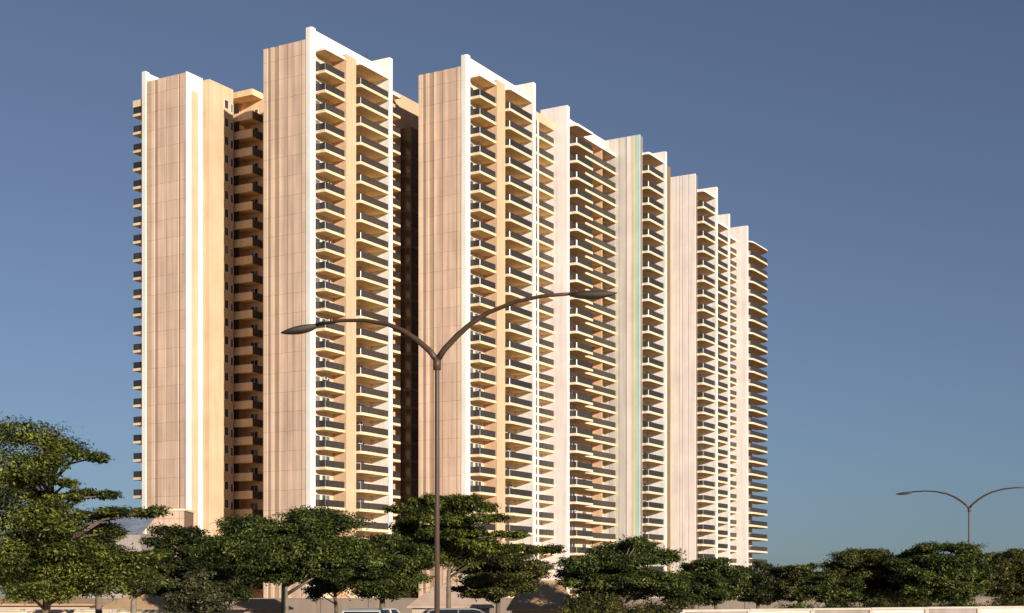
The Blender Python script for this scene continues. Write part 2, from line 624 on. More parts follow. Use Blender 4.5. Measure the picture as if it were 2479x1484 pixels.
# recess: back wall, plaster balconies with a dark side rail, doors
t1.box('core_wall', 14.6, 32, 8.92, V0 + 6, 0, Z_WALL - 0.5, 'orange_plaster')
RB0, RB1 = 21.1, 25.25
slab = MB().box(0, 2.7, 0, RB1 - RB0, 0, 0.25, 0, 1, 0).mesh('balcony', ['orange_plaster', 'soffit'])
front = MB().box(-0.02, 0.13, -0.02, RB1 - RB0, -0.02, 1.3).mesh('parapet', 'orange_plaster')
side = MB().box(0.14, 2.69, -0.02, 0.06, -0.01, 1.25).mesh('railing', 'smoked_glass')
door = MB().box(0, 0.08, 0, 1.3, 1.31, 2.99).mesh('shutter', 'door_brown')
rw = window_meshes(1.5, 1.5, 2)
for j in range(NF):
    z = SOFF0 + FLOOR * j
    b = new('balcony', slab, t1.r, (11.9, RB0, z))
    new('parapet', front, b)
    new('railing', side, b)
    new('shutter', door, t1.r, (11.93, 23.94, z))
    q = put_window(t1, rw, 14.6, 23.6, z + 0.9, rng)
    q.rotation_euler = (0, 0, R(-90))
MB().prism([(11.9, RB0), (11.9, 26.0), (14.6, 26.0), (14.6, RB0)], 0, 1.0, 0, 1, 0).obj('roof_canopy', ['orange_plaster', 'soffit'], t1.r, (0, 0, 84.9))
# behind the fin: a narrow column of balconies, a plain wall and the dark stair shaft
t1.box('rear_wall', 17.1, 24.8, 1.9, 8.9, 0, Z_WALL - 0.4, 'warm_white')
balcony_column(t1, 17.3, 24.6, 1.9, 1.9, 0.2, wins=((3.5, 1.8, 1.8, 2),), seed=15)
t1.box('plain_wall', 24.8, 34, 1.7, 8.9, 0, Z_WALL - 0.1, 'peach')
sh = t1.box('stair_shaft', 27, 33.5, -0.45, 1.69, 0, 80.3, 'shaft_frame')
pg = MB().box(-0.06, 0.02, 0.16, 0.98, 0.25, 2.7).mesh('pane', 'shaft_glass')
pg2 = MB().box(0.2, 2.9, -0.06, 0.02, 0.25, 2.7).mesh('pane', 'shaft_glass')
for j in range(26):
    new('pane', pg, sh, (0, 0.02, j * 3.0 + 0.4))
    new('pane', pg, sh, (0, 1.06, j * 3.0 + 0.4))
    new('pane', pg2, sh, (0, 0, j * 3.0 + 0.4))
    new('pane', pg2, sh, (3.1, 0, j * 3.0 + 0.4))

# tower 2 ------------------------------------------------------------
t2 = T('long beige tower right of centre, behind the curved arms of the tall street lamp', 21.2, -14.5)
u, v = 21.2, -14.5
t2.box('wall', u + 0.9, u + 17.0, v + 0.003, v + 8.8, 0, Z_WALL - 0.3, 'warm_white')
end_wall(t2, u, v + 0.6, 8.2, STR1, Z_WALL)
wing_facade(t2, u, v, 21)
t2.box('middle_wall', 38.3, 50.3, -12.5, -4, 0, Z_WALL - 0.6, 'pale_pink')
balcony_column(t2, 38.32, 50.28, -12.5, 2.6, 0.0, left=False, wins=((7.0, 2.2, 1.8, 2),), seed=24, canopy=False)
t2.box('roof_canopy', 38.32, 50.28, -15.1, -12.4, Z_CAN - 0.6, Z_CAN + 0.9, ['cream', 'soffit'], mb=1)
t2.box('mullion_pier', 43.9, 44.3, -15.3, -15.11, 0, Z_CAN - 0.61, 'white')
fin(t2, 50.3, 51.3, -17.6, -12.3, mat='pale_pink')
t2.box('right_wall', 51.3, 71.38, -14.5, -5, 0, Z_WALL - 0.6, 'warm_white')
t2.box('parapet', 51.32, 71.37, -14.6, -14.2, Z_CAN + 0.4, Z_FIN - 0.03, 'white')
t2.box('bay_wall', 51.31, 57.5, -16.0, -14.51, 0, Z_CAN + 0.3, 'warm_white')
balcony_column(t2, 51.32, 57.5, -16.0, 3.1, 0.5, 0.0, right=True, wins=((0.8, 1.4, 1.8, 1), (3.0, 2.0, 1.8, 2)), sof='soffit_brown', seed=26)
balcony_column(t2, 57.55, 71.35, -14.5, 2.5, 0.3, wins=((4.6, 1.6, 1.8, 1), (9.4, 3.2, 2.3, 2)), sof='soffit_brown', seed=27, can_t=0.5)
t2.box('dividing_wall', 66.0, 66.3, -16.6, -14.51, 0, Z_CAN, 'peach')

# tower 3 ------------------------------------------------------------
STR4 = [(0.0, 0.30, 'cream_grey', 0.2), (0.30, 0.42, 'grey_stripe', 0.25), (0.42, 0.52, 'cream_grey', 0.22), (0.52, 0.66, 'grey_stripe', 0.28),
        (0.665, 0.69, 'mauve', 0.1), (0.69, 0.79, 'pale_pink', 0.25), (0.79, 0.84, 'cream_grey', 0.26), (0.83, 0.88, 'yellow', 0.28), (0.88, 0.97, 'mint', 0.24), (0.97, 0.995, 'pale_blue', 0.26)]
t3 = T('pale grey striped tower with yellow and mint stripes on its right edge', 71.4, -21.9)
u, v = 71.4, -21.9
end_wall(t3, u, v, 9.0, STR4, Z_FIN, panels=False)
t3.box('wall', u + 0.91, 86.0, -18.5, -8, 0, Z_WALL - 0.4, 'warm_white')
t3.box('wing_flank', u + 0.905, u + 1.2, -21.8, -18.51, 0, Z_FIN - 0.1, 'white')
t3.box('parapet', u + 1.21, 79.58, -18.6, -18.2, Z_CAN + 0.4, Z_FIN - 0.03, 'warm_white')
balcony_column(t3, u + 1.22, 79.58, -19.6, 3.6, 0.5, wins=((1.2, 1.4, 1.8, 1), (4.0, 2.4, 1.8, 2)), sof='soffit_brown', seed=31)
fin(t3, 79.6, 80.4, -23.4, -18.3, Z_WALL + 0.5, mat='white')
t3.box('bay_wall', u + 1.21, 79.59, -19.6, -18.61, 0, Z_CAN + 0.3, 'warm_white')
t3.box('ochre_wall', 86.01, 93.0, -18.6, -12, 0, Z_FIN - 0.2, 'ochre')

# tower 4 ------------------------------------------------------------
STR5 = [(0.0, 0.05, 'cream', 0.25), (0.05, 0.35, 'pale_pink', 0.28), (0.36, 0.46, 'pale_pink', 0.26), (0.475, 0.56, 'pale_pink', 0.26), (0.575, 0.76, 'pale_pink', 0.28),
        (0.775, 1.0, 'pale_pink', 0.26)]
t4 = T('pinkish white tower with thin vertical grooves, second from the right end of the row', 99.8, -21.1)
u, v = 99.8, -21.1
end_wall(t4, u, v, 6.6, STR5, Z_FIN, panels=False)
t4.box('wall', u + 0.91, 114, -17.7, -6, 0, Z_WALL - 0.4, 'warm_white')
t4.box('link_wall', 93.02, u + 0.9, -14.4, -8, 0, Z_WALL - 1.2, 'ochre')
t4.box('wing_flank', u + 0.905, u + 1.2, -21.0, -17.71, 0, Z_FIN - 0.1, 'white')
t4.box('parapet', u + 1.21, 107.28, -17.8, -17.4, Z_CAN + 0.4, Z_FIN - 0.03, 'white')
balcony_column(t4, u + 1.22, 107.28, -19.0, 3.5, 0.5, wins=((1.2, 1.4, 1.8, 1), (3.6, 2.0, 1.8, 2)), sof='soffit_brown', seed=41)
fin(t4, 107.3, 108.1, -22.7, -17.5, Z_WALL + 0.6, mat='white')
t4.box('bay_wall', u + 1.21, 107.29, -19.0, -17.81, 0, Z_CAN + 0.3, 'warm_white')

# tower 5 ------------------------------------------------------------
t5 = T('farthest tower at the right end of the row with rounded corner balconies', 114.1, -12.0)
t5.box('wall', 114.1, 133.2, -12.3, -3, 0, Z_WALL - 0.4, 'warm_white')
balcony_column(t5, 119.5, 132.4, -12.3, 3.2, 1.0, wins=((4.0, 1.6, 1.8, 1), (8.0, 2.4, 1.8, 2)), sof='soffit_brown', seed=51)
t5.box('parapet', 114.2, 132.4, -12.4, -12.0, Z_CAN + 0.4, Z_WALL - 0.2, 'white')
fin(t5, 132.42, 133.25, -15.6, -11.6, mat='white')
t5.box('middle_wall', 133.26, 144.4, -11.0, -3, 0, Z_WALL - 0.8, 'warm_white')
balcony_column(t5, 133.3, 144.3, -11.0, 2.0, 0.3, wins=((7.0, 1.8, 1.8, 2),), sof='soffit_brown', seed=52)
fin(t5, 144.45, 145.3, -15.4, -11.2, mat='pale_pink')
p = [(145.31, -12.0), (157.0, -12.0)] + arc(156.5, -10.0, 2.0, 270, 360, 6)[1:] + [(158.5, -3), (145.31, -3)]
t5.prism('rounded_wall', p, 0, Z_WALL - 0.5, 'warm_white')
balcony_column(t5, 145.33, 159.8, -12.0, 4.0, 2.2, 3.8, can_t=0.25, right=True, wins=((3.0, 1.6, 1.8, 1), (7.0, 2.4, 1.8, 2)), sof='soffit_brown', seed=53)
p2 = [(145.33, -12.3)] + [(145.33 + 12.3 * i / 8, -12.3) for i in range(1, 9)]
pm = MB()
for i in range(10):
    a, b = 145.33 + 1.3 * i, 145.33 + 1.3 * (i + 1)
    pm.box(a - t5.u, b - t5.u, -12.3 - t5.v, -11.99 - t5.v, Z_CAN + 0.3, Z_FIN - 0.5 - 2.6 * (i / 9.0) ** 2)
pm.obj('curved_parapet', 'white', t5.r)

# ------------------------------------------------------------------ street lamps
ARM = [(0.0, 9.30), (0.045, 9.62), (0.12, 10.0), (0.2, 10.32), (0.3, 10.6), (0.45, 10.82), (0.6, 10.9), (0.78, 10.86)]
ARM_L = 6.25
ARM_A = math.atan2(-3.2, 5.35)


def lamp_meshes():
    pole = MB().tube([(0, 0, 0), (0, 0, 0.35), (0, 0, 0.36), (0, 0, 9.0), (0, 0, 9.35)], [0.15, 0.15, 0.088, 0.07, 0.09], 14).mesh('pole', 'lamp_metal', True)
    base = MB().box(-0.25, 0.25, -0.25, 0.25, 0, 0.03).mesh('base_plate', 'lamp_metal')
    a = MB()
    pts = [(s * ARM_L, 0, z) for s, z in ARM]
    a.tube(pts, [0.10, 0.095, 0.088, 0.08, 0.07, 0.062, 0.055, 0.05], 10)
    arm = a.mesh('arm', 'lamp_metal', True)
    # leaf shaped head: a shallow metal shell above, a bulging lens below
    x0, x1 = 0.755 * ARM_L, ARM_L
    n, k = 16, 8
    h, l = MB(), MB()

    def sect(f):
        return (math.sin(math.pi * min(1, 0.04 + 0.95 * f) ** 0.85)) ** 0.65 + 0.03

    for mb, sg, rz, ry in ((h, 1, 0.085, 0.27), (l, -1, 0.17, 0.262)):
        for i in range(n + 1):
            f = i / n
            w = sect(f)
            for j in range(k + 1):
                t_ = math.pi * j / k
                mb.v.append((x0 + (x1 - x0) * f, -math.cos(t_) * ry * w, 10.86 - 0.12 * f + sg * math.sin(t_) * rz * w - (0.012 if sg > 0 else 0.0)))
        for i in range(n):
            for j in range(k):
                q = (i * (k + 1) + j, i * (k + 1) + j + 1, (i + 1) * (k + 1) + j + 1, (i + 1) * (k + 1) + j)
                mb.f.append(q if sg < 0 else q[::-1])
                mb.m.append(0)
    head = h.mesh('lamp_head', 'lamp_metal', True)
    lens = l.mesh('lens', 'lamp_lens', True)
    collar = MB().tube([(0, 0, 9.0), (0, 0, 9.38)], [0.12, 0.125], 14).mesh('collar', 'lamp_metal', True)
    return pole, base, arm, head, lens, collar


LM = lamp_meshes()


def street_lamp(loc, label, rz=ARM_A):
    r = empty('street_lamp', loc, rz)
    tag(r, label, 'street lamp', 'double arm street lamps')
    new('pole', LM[0], r)
    new('base_plate', LM[1], r)
    new('collar', LM[5], r)
    for k in range(2):
        a = new('arm', LM[2], r)
        a.rotation_euler = (0, 0, math.pi * k)
        h = new('lamp_head', LM[3], r)
        h.rotation_euler = (0, 0, math.pi * k)
        new('lens', LM[4], h)
    return r


street_lamp((-2.333, 45.0, 0), 'tall brown double-arm street lamp standing in front of the towers')
street_lamp((38.57, 122.0, 0), 'dark double-arm street lamp rising from the trees at the right edge')


# ------------------------------------------------------------------ low buildings, walls
def hut(x0, x1, ytop, yeave, Y, label, roof='hut_roof', ridge=0.35, cat='hut', depth=4.0):
    a, b = at(x0, yeave, Y), at(x1, yeave, Y)
    zt = at(0, ytop, Y).z
    g = ground_z((a.x + b.x) / 2, Y)
    r = empty('garden_hut', ((a.x + b.x) / 2, Y, g))
    tag(r, label, cat)
    w = (b.x - a.x) / 2
    ze, zr = a.z - g, zt - g
    d = depth / 2
    m = MB()
    m.box(-w + 0.35, w - 0.35, -d + 0.35, d - 0.35, 0, ze - 0.05)
    m.obj('wall', 'hut_wall', r, (0, d, 0))
    rr = w * ridge
    h = MB()
    h.v = [(-w, -d, ze), (w, -d, ze), (w, d, ze), (-w, d, ze), (-rr, 0, zr), (rr, 0, zr),
           (-w, -d, ze - 0.12), (w, -d, ze - 0.12), (w, d, ze - 0.12), (-w, d, ze - 0.12)]
    h.f = [(0, 1, 5, 4), (1, 2, 5), (2, 3, 4, 5), (3, 0, 4), (6, 7, 1, 0), (7, 8, 2, 1), (8, 9, 3, 2), (9, 6, 0, 3), (9, 8, 7, 6)]
    h.m = [0] * 9
    h.obj('roof', roof, r, (0, d, 0))
    fr, pn, pc, pw, n = window_meshes(min(1.2, w * 0.7), 1.0, 2)
    for s in (-0.5, 0.35):
        q = new('window', fr, r, (w * s - 0.3, 0.35, max(0.5, ze - 1.5)))
        for i in range(n):
            new('pane', pn, q, (pw * i, 0, 0))
    return r


hut(236, 436, 1436, 1474, 100, 'brown hip-roofed hut under the trees at the left', ridge=0.3)
hut(545, 690, 1450, 1473, 102, 'tan hip-roofed hut behind the forked tree trunk', ridge=0.5)
hut(985, 1196, 1418, 1468, 104, 'pinkish hip-roofed hut behind the pole of the tall street lamp', 'hut_roof_pink', 0.4)
hut(1226, 1402, 1404, 1474, 96, 'tan hip-roofed hut right of the street lamp, beside the dense round tree', ridge=0.5)
hut(-60, 225, 1446, 1462, 98, 'low dark-walled building at the bottom left corner', ridge=0.7)

# pale shed roof glimpsed behind the big tree at the left
Ysh = 160
a, b = at(120, 1290, Ysh), at(345, 1290, Ysh)
r = empty('metal_shed', ((a.x + b.x) / 2, Ysh, 0))
tag(r, 'blue-grey metal-roofed shed behind the big tree at the left edge', 'shed')
w = (b.x - a.x) / 2
MB().box(-w + 0.3, w - 0.3, 0.3, 7, 0, a.z).obj('wall', 'compound_wall', r)
zt = at(0, 1232, Ysh).z
for i in range(16):
    x = -w + 2 * w * i / 16
    ww = 2 * w / 16 - 0.06
    m = MB()
    m.v = [(x, 0, a.z), (x + ww, 0, a.z), (x + ww, 7.5, zt), (x, 7.5, zt), (x, 0, a.z - .08), (x + ww, 0, a.z - .08), (x + ww, 7.5, zt - .08), (x, 7.5, zt - .08)]
    m.f = [(0, 1, 2, 3), (7, 6, 5, 4), (4, 5, 1, 0), (5, 6, 2, 1), (6, 7, 3, 2), (7, 4, 0, 3)]
    m.m = [0] * 6
    m.obj('roof_sheet', 'shed_roof', r)

# stone-clad gate house at the foot of the left wing
Yg = 205
a, b = at(372, 1236, Yg), at(446, 1236, Yg)
r = empty('gate_house', (a.x, Yg, 0))
tag(r, 'small stone-clad building at the foot of the left tower', 'building')
wd = b.x - a.x
MB().box(0, wd, 0.1, 6, 0, a.z - 0.03).obj('wall', 'joint', r)
nx, nz = 6, 12
bw, bh = wd / nx, a.z / nz
blk = MB().box(0.02, bw - 0.02, 0, 0.12, 0.02, bh - 0.02).mesh('stone_block', 'stone')
for j in range(nz):
    for i in range(nx):
        new('stone_block', blk, r, (i * bw, 0, j * bh))
MB().box(-0.2, wd + 0.2, -0.2, 6.2, a.z - 0.028, a.z + 0.25).obj('roof_slab', 'fascia', r)

# compound wall along the road at the right
def run_wall(name, label, p0, p1, h0, h1, n, mats, cop, cat='wall'):
    p0, p1 = Vector(p0), Vector(p1)
    r = empty(name, (p0.x, p0.y, 0), math.atan2(p1.y - p0.y, p1.x - p0.x))
    tag(r, label, cat)
    L = (p1 - p0).length
    s = L / n
    for i in range(n):
        h = h0 + (h1 - h0) * (i + 0.5) / n
        MB().box(i * s + 0.03, (i + 1) * s - 0.03, 0, 0.2, 0, h).obj('wall_panel', mats[i % len(mats)], r)
        MB().box(i * s + 0.01, (i + 1) * s - 0.01, -0.06, 0.26, h + 0.002, h + 0.1).obj('coping', cop, r)
        MB().box(i * s - 0.12, i * s + 0.12, -0.08, 0.28, 0, h - 0.003).obj('pillar', cop, r)
    return r


run_wall('compound_wall', 'pale plastered wall with coping along the bottom right', (6.8, 58.0, 0), (34.0, 76.0, 0), 1.30, 1.40, 9,
         ['compound_wall', 'cream_grey', 'compound_wall', 'grey_stripe'], 'coping')
run_wall('compound_wall', 'low cream wall along the bottom left under the big tree', (-34, 62.0, 0), (-11.5, 62.0, 0), 1.27, 1.27, 8, ['fascia'], 'coping')
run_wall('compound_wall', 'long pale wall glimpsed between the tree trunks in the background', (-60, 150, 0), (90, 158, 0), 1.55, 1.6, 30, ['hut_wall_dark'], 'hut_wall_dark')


# ------------------------------------------------------------------ cars
def car(loc, rz, body, label):
    r = empty('parked_car', loc, rz)
    tag(r, label, 'car', 'cars parked along the road')
    prof = [(-2.15, 0.35), (-2.2, 0.62), (-2.1, 0.88), (-1.85, 0.97), (1.05, 0.95), (1.95, 0.82), (2.15, 0.62), (2.12, 0.35)]
    m = MB()
    W = 0.86
    k = 0
    secs = [(-W, 0.96), (-W + 0.10, 1.0), (W - 0.10, 1.0), (W, 0.96)]
    for y, sc in secs:
        m.v += [(x * sc, y, 0.35 + (z - 0.35) * sc) for x, z in prof]
    n = len(prof)
    for i in range(3):
        for j in range(n):
            a_, b_ = i * n + j, i * n + (j + 1) % n
            m.f.append((a_, b_, b_ + n, a_ + n))
            m.m.append(0)
    m.f.append(tuple(range(n))[::-1])
    m.f.append(tuple(3 * n + j for j in range(n)))
    m.m += [0, 0]
    bo = m.obj('body', body, r)
    cab = [(-1.95, 0.95), (-1.45, 1.42), (-1.2, 1.47), (0.1, 1.47), (0.3, 1.43), (1.15, 0.94)]
    g = MB()

    def cabin(mb, grow, mat):
        for sgn in (-1, 1):
            for x, z in cab:
                t = (z - 0.94) / 0.53
                mb.v.append((x, sgn * (0.80 - 0.17 * t + grow), z + grow * (1 if z > 1.3 else 0)))
        nn = len(cab)
        k0 = len(mb.v) - 2 * nn
        for j in range(nn - 1):
            mb.f.append((k0 + j, k0 + j + 1, k0 + nn + j + 1, k0 + nn + j))
            mb.m.append(0)
        mb.f.append(tuple(k0 + j for j in range(nn)))
        mb.f.append(tuple(k0 + nn + j for j in range(nn))[::-1])
        mb.m += [0, 0]
    cabin(g, 0.0, 0)
    gl = g.obj('glass_house', 'car_glass', r)
    rf = MB()
    rf.v = [(x, sg * 0.645, z + dz) for dz in (0.0, 0.04) for sg in (-1, 1) for x, z in ((-1.47, 1.41), (-1.2, 1.475), (0.1, 1.475), (0.32, 1.425))]
    for d in (0, 8):
        for j in range(3):
            q = (d + j, d + j + 1, d + 4 + j + 1, d + 4 + j)
            rf.f.append(q if d else q[::-1])
            rf.m.append(0)
    for a_, b_ in ((0, 1), (1, 2), (2, 3)):
        rf.f += [(a_, b_, b_ + 8, a_ + 8), (a_ + 4, b_ + 4, b_ + 12, a_ + 12)]
        rf.m += [0, 0]
    rf.f += [(0, 4, 12, 8), (3, 7, 15, 11)]
    rf.m += [0, 0]
    rf.obj('roof', body, r)
    for sg in (-1, 1):
        for (xa, za), (xb, zb) in (((-1.95, .95), (-1.45, 1.42)), ((1.15, .94), (0.3, 1.43)), ((-0.5, .95), (-0.45, 1.47))):
            MB().tube([(xa, sg * 0.805, za), (xb, sg * 0.645, zb)], 0.035, 6).obj('pillar', body, r)
        for x in (-1.35, 1.3):
            wq = MB().tube([(x, sg * 0.68, 0.31), (x, sg * 0.87, 0.31)], 0.31, 16).obj('wheel', 'rubber', r)
            MB().tube([(x, sg * 0.865, 0.31), (x, sg * 0.885, 0.31)], 0.2, 12).obj('rim', 'rim', wq)
        MB().box(2.0, 2.13, sg * 0.5 - 0.18, sg * 0.5 + 0.18, 0.6, 0.74).obj('headlight', 'headlight_clear', r)
        MB().box(-2.2, -2.08, sg * 0.6 - 0.14, sg * 0.6 + 0.14, 0.66, 0.86).obj('tail_light', 'tail_red', r)
        MB().box(0.75, 0.95, sg * 0.93 - 0.08, sg * 0.93 + 0.08, 0.92, 1.05).obj('mirror', body, r)
    return r


p = at(912, 1470, 49.8)
car((p.x, 49.8, 0.02), R(75), 'car_white', 'white parked car left of the tall street lamp pole')
p = at(1136, 1470, 50.2)
car((p.x, 50.2, 0.02), R(8), 'car_silver', 'silver parked car right of the tall street lamp pole')


# ------------------------------------------------------------------ trees
def leaves(cl, n_per_m2, size, seed, flat=0.55, mat='leaf_mid'):
    """cl: array of clumps (x, y, z, rx, ry, rz); many small folded leaf faces around each clump"""
    rg = np.random.default_rng(seed)
    P, N = [], []
    for (x, y, z, rx, ry, rz) in cl:
        area = 4 * math.pi * ((rx * ry) ** 1.6 / 3 + (rx * rz) ** 1.6 / 3 + (ry * rz) ** 1.6 / 3) ** (1 / 1.6)
        n = max(20, int(area * n_per_m2))
        d = rg.normal(size=(n, 3))
        d /= np.linalg.norm(d, axis=1)[:, None]
        rad = 1.0 - 0.55 * rg.random(n) ** 1.6 + 0.15 * rg.normal(size=n)
        # ragged outline: lobes
        ph = rg.random(4) * 6.28
        lob = 1 + 0.16 * np.sin(3 * np.arctan2(d[:, 1], d[:, 0]) + ph[0]) + 0.14 * np.sin(5 * np.arctan2(d[:, 2], d[:, 0]) + ph[1]) + 0.1 * np.sin(9 * np.arctan2(d[:, 2], d[:, 1]) + ph[2])
        p = d * (rad * lob)[:, None] * np.array([rx, ry, rz]) + np.array([x, y, z])
        P.append(p)
        nn = d * 0.5 + rg.normal(size=(n, 3)) * 0.5 + np.array([0, 0, flat])
        N.append(nn)
    P = np.concatenate(P)
    N = np.concatenate(N)
    n = len(P)
    N /= np.linalg.norm(N, axis=1)[:, None]
    t = rg.normal(size=(n, 3))
    A = np.cross(N, t)
    A /= np.linalg.norm(A, axis=1)[:, None]
    B = np.cross(N, A)
    s = size * (0.6 + 0.8 * rg.random(n))[:, None]
    V = np.empty((n, 4, 3))
    V[:, 0] = P - A * s
    V[:, 1] = P + B * s * 0.42 + N * s * 0.12
    V[:, 2] = P + A * s
    V[:, 3] = P - B * s * 0.42 + N * s * 0.12
    me = bpy.data.meshes.new('crown')
    me.vertices.add(n * 4)
    me.vertices.foreach_set('co', V.reshape(-1))
    me.loops.add(n * 4)
    me.loops.foreach_set('vertex_index', np.arange(n * 4, dtype=np.int32))
    me.polygons.add(n)
    me.polygons.foreach_set('loop_start', np.arange(0, n * 4, 4, dtype=np.int32))
    me.polygons.foreach_set('loop_total', np.full(n, 4, dtype=np.int32))
    me.materials.append(M[mat])
    me.update(calc_edges=True)
    return me


LEAFCOUNT = 0


def tree(label, base, clumps, seed, mat='leaf_mid', size=0.11, dens=95, name='leafy_tree', trunk_r=0.16, bark='bark', fork=None, flat=0.8, lean=0.0):
    global LEAFCOUNT
    rg = random.Random(seed)
    r = empty(name, base)
    tag(r, label, 'bush' if name in ('bush', 'shrub') else 'tree', 'bushes under the trees' if name in ('bush', 'shrub') else 'trees along the road')
    b = Vector(base)
    loc = [(x - b.x, y - b.y, z - b.z, rx, ry, rz) for x, y, z, rx, ry, rz in clumps]
    me = leaves(loc, dens, size, seed, flat, mat)
    LEAFCOUNT += len(me.polygons)
    new('crown', me, r)
    zs = [c_[2] for c_ in loc]
    zt = max(zs)
    zlo = min(c_[2] - c_[5] for c_ in loc)
    fk = fork if fork is not None else max(0.6, zlo * 0.75 + 0.3)
    mx = sum(c_[0] for c_ in loc) / len(loc)
    m = MB()
    top = (mx * 0.35 + lean, rg.uniform(-.2, .2), zt * 0.85)
    k = Vector((mx * 0.05, 0, fk))
    m.tube([(0, 0, -0.1), (0.02, 0, 0.25), (k.x, k.y, k.z), ((k.x + top[0]) / 2 + rg.uniform(-.2, .2), rg.uniform(-.2, .2), (fk + top[2]) / 2), top],
           [trunk_r * 1.5, trunk_r * 1.1, trunk_r * 0.85, trunk_r * 0.5, trunk_r * 0.15], 9)
    m.obj('trunk', bark, r, smooth=True)
    for i, c_ in enumerate(loc):
        e = Vector(c_[:3])
        hd = math.hypot(e.x - k.x, e.y - k.y)
        s0 = k + (Vector(top) - k) * min(0.9, max(0.0, (e.z - 0.4 * hd - fk) / max(0.5, top[2] - fk)))
        mid = s0.lerp(e, 0.5) + Vector((rg.uniform(-.15, .15), rg.uniform(-.15, .15), 0.12 * (e - s0).length))
        MB().tube([s0, mid, e], [trunk_r * 0.32, trunk_r * 0.2, trunk_r * 0.08], 6).obj('limb', bark, r, smooth=True)
    return r


def dome(px, ytop, ybot, hw, Y, n, seed, flat=0.32, dy=None):
    """clumps that fill a broad rounded crown"""
    rg = random.Random(seed)
    c0 = at(px, (ytop + ybot) / 2, Y)
    W = hw / F * Y
    H = (ybot - ytop) / 2 / F * Y
    D = W * 0.8 if dy is None else dy
    out = []
    for i in range(int(n * 1.7)):
        for _ in range(40):
            x, y, z = rg.uniform(-1, 1), rg.uniform(-1, 1), rg.uniform(-1, 1)
            q = x * x + y * y + (z * (0.85 if z > 0 else 1.0)) ** 2
            if 0.25 < q < 0.85:
                break
        rx = W * rg.uniform(0.13, 0.27)
        out.append((c0.x + x * W * 0.85, c0.y + y * D * 0.85, c0.z + z * H * 0.82, rx, rx * 0.9, max(rx * flat, H * 0.12) * rg.uniform(0.8, 1.2)))
    out.append((c0.x, c0.y + D * 0.15, c0.z, W * 0.6, D * 0.5, H * 0.55))
    return out


def px_clumps(lst, Y, seed, spread=1.6, flatk=1.0):
    rg = random.Random(seed)
    out = []
    for px, py, hw, hh in lst:
        y = Y + rg.uniform(-spread, spread)
        p_ = at(px, py, y)
        rx, rz = hw / F * y, hh / F * y * flatk
        # a long branch is several small clumps in a row
        k = max(1, int(round(hw / (hh * 1.6))))
        for i in range(k):
            f = (i + 0.5) / k * 2 - 1
            out.append((p_.x + f * rx * (1 - 1.0 / k) + rg.uniform(-.05, .05), y + rg.uniform(-.5, .5), p_.z + rg.uniform(-.3, .3) * rz,
                        rx / k * 1.25, max(rx / k, 0.6), rz * rg.uniform(0.8, 1.05)))
    return out


big = [(40, 1056, 75, 34), (150, 1086, 75, 26), (215, 1102, 44, 13), (20, 1110, 60, 40), (100, 1118, 75, 24), (45, 1165, 85, 30), (140, 1165, 48, 10), (75, 1140, 70, 24),
       (15, 1205, 50, 30), (225, 1194, 60, 10), (160, 1203, 45, 8), (110, 1235, 90, 24), (330, 1240, 92, 12), (230, 1245, 60, 14), (30, 1250, 75, 40), (90, 1200, 60, 20),
       (70, 1310, 115, 46), (255, 1285, 60, 18), (190, 1305, 80, 28), (345, 1347, 60, 11), (270, 1340, 80, 26), (130, 1370, 140, 50), (20, 1330, 60, 50), (130, 1275, 90, 28),
       (275, 1395, 95, 40), (30, 1400, 85, 46), (90, 1430, 100, 24), (210, 1425, 80, 28), (160, 1330, 100, 30), (240, 1370, 90, 30), (60, 1365, 100, 40)]
Y = 40
bp_ = at(105, 1484, Y)
tree('large layered bright-green tree filling the left edge', (bp_.x, Y, 0), px_clumps(big, Y, 5), 5, 'leaf_bright', 0.052, 470, 'layered_tree', 0.15, flat=0.9, fork=1.2)


def dtree(label, px, ytop, ybot, hw, Y, n, seed, mat, size, dens, extra=None, dy=None, **k):
    b_ = at(k.pop('trunk', px), 1484, Y)
    cl_ = dome(px, ytop, ybot, hw, Y, n, seed, dy=dy)
    if extra:
        cl_ += px_clumps(extra, Y, seed + 1)
    tree(label, (b_.x, Y, ground_z(b_.x, Y)), cl_, seed, mat, size, dens, **k)


dtree('very dark round tree below the left tower, beside the big layered tree', 440, 1262, 1462, 150, 66, 26, 8, 'leaf_dark', 0.075, 330)
dtree('spreading dark-green tree with a forked pale trunk in the centre left', 700, 1236, 1440, 215, 56, 40, 9, 'leaf_mid', 0.065, 420,
      [(600, 1268, 90, 24), (800, 1262, 90, 26), (740, 1250, 70, 20), (570, 1330, 70, 30), (860, 1330, 60, 30)], 2.6, trunk=690, name='forked_tree', trunk_r=0.2, bark='bark_grey', fork=1.0)
dtree('rounded green tree just left of the tall street lamp pole', 925, 1282, 1478, 150, 70, 28, 10, 'leaf_mid', 0.075, 330)
dtree('dark tree in the back row, left of the forked tree', 560, 1290, 1476, 110, 92, 22, 31, 'leaf_dark', 0.09, 230)
dtree('dark tree in the back row, right of the forked tree', 815, 1300, 1476, 130, 94, 24, 32, 'leaf_dark', 0.09, 230)
lay = [(1075, 1211, 100, 12), (1150, 1226, 65, 15), (985, 1229, 62, 10), (1060, 1238, 85, 10), (1180, 1256, 55, 11), (1010, 1282, 75, 17), (1100, 1273, 60, 10), (1130, 1300, 65, 10),
       (1230, 1295, 55, 8), (1060, 1318, 115, 17), (1190, 1330, 75, 17), (1290, 1330, 85, 11), (1000, 1335, 75, 20), (1090, 1350, 95, 22), (1110, 1222, 60, 14), (1040, 1226, 60, 12),
       (1130, 1345, 80, 16), (1040, 1300, 60, 12), (1080, 1256, 70, 12), (1120, 1284, 70, 12), (1070, 1292, 70, 12), (1150, 1316, 70, 12), (1000, 1256, 50, 9), (1090, 1334, 110, 16)]
bp_ = at(1085, 1484, 76)
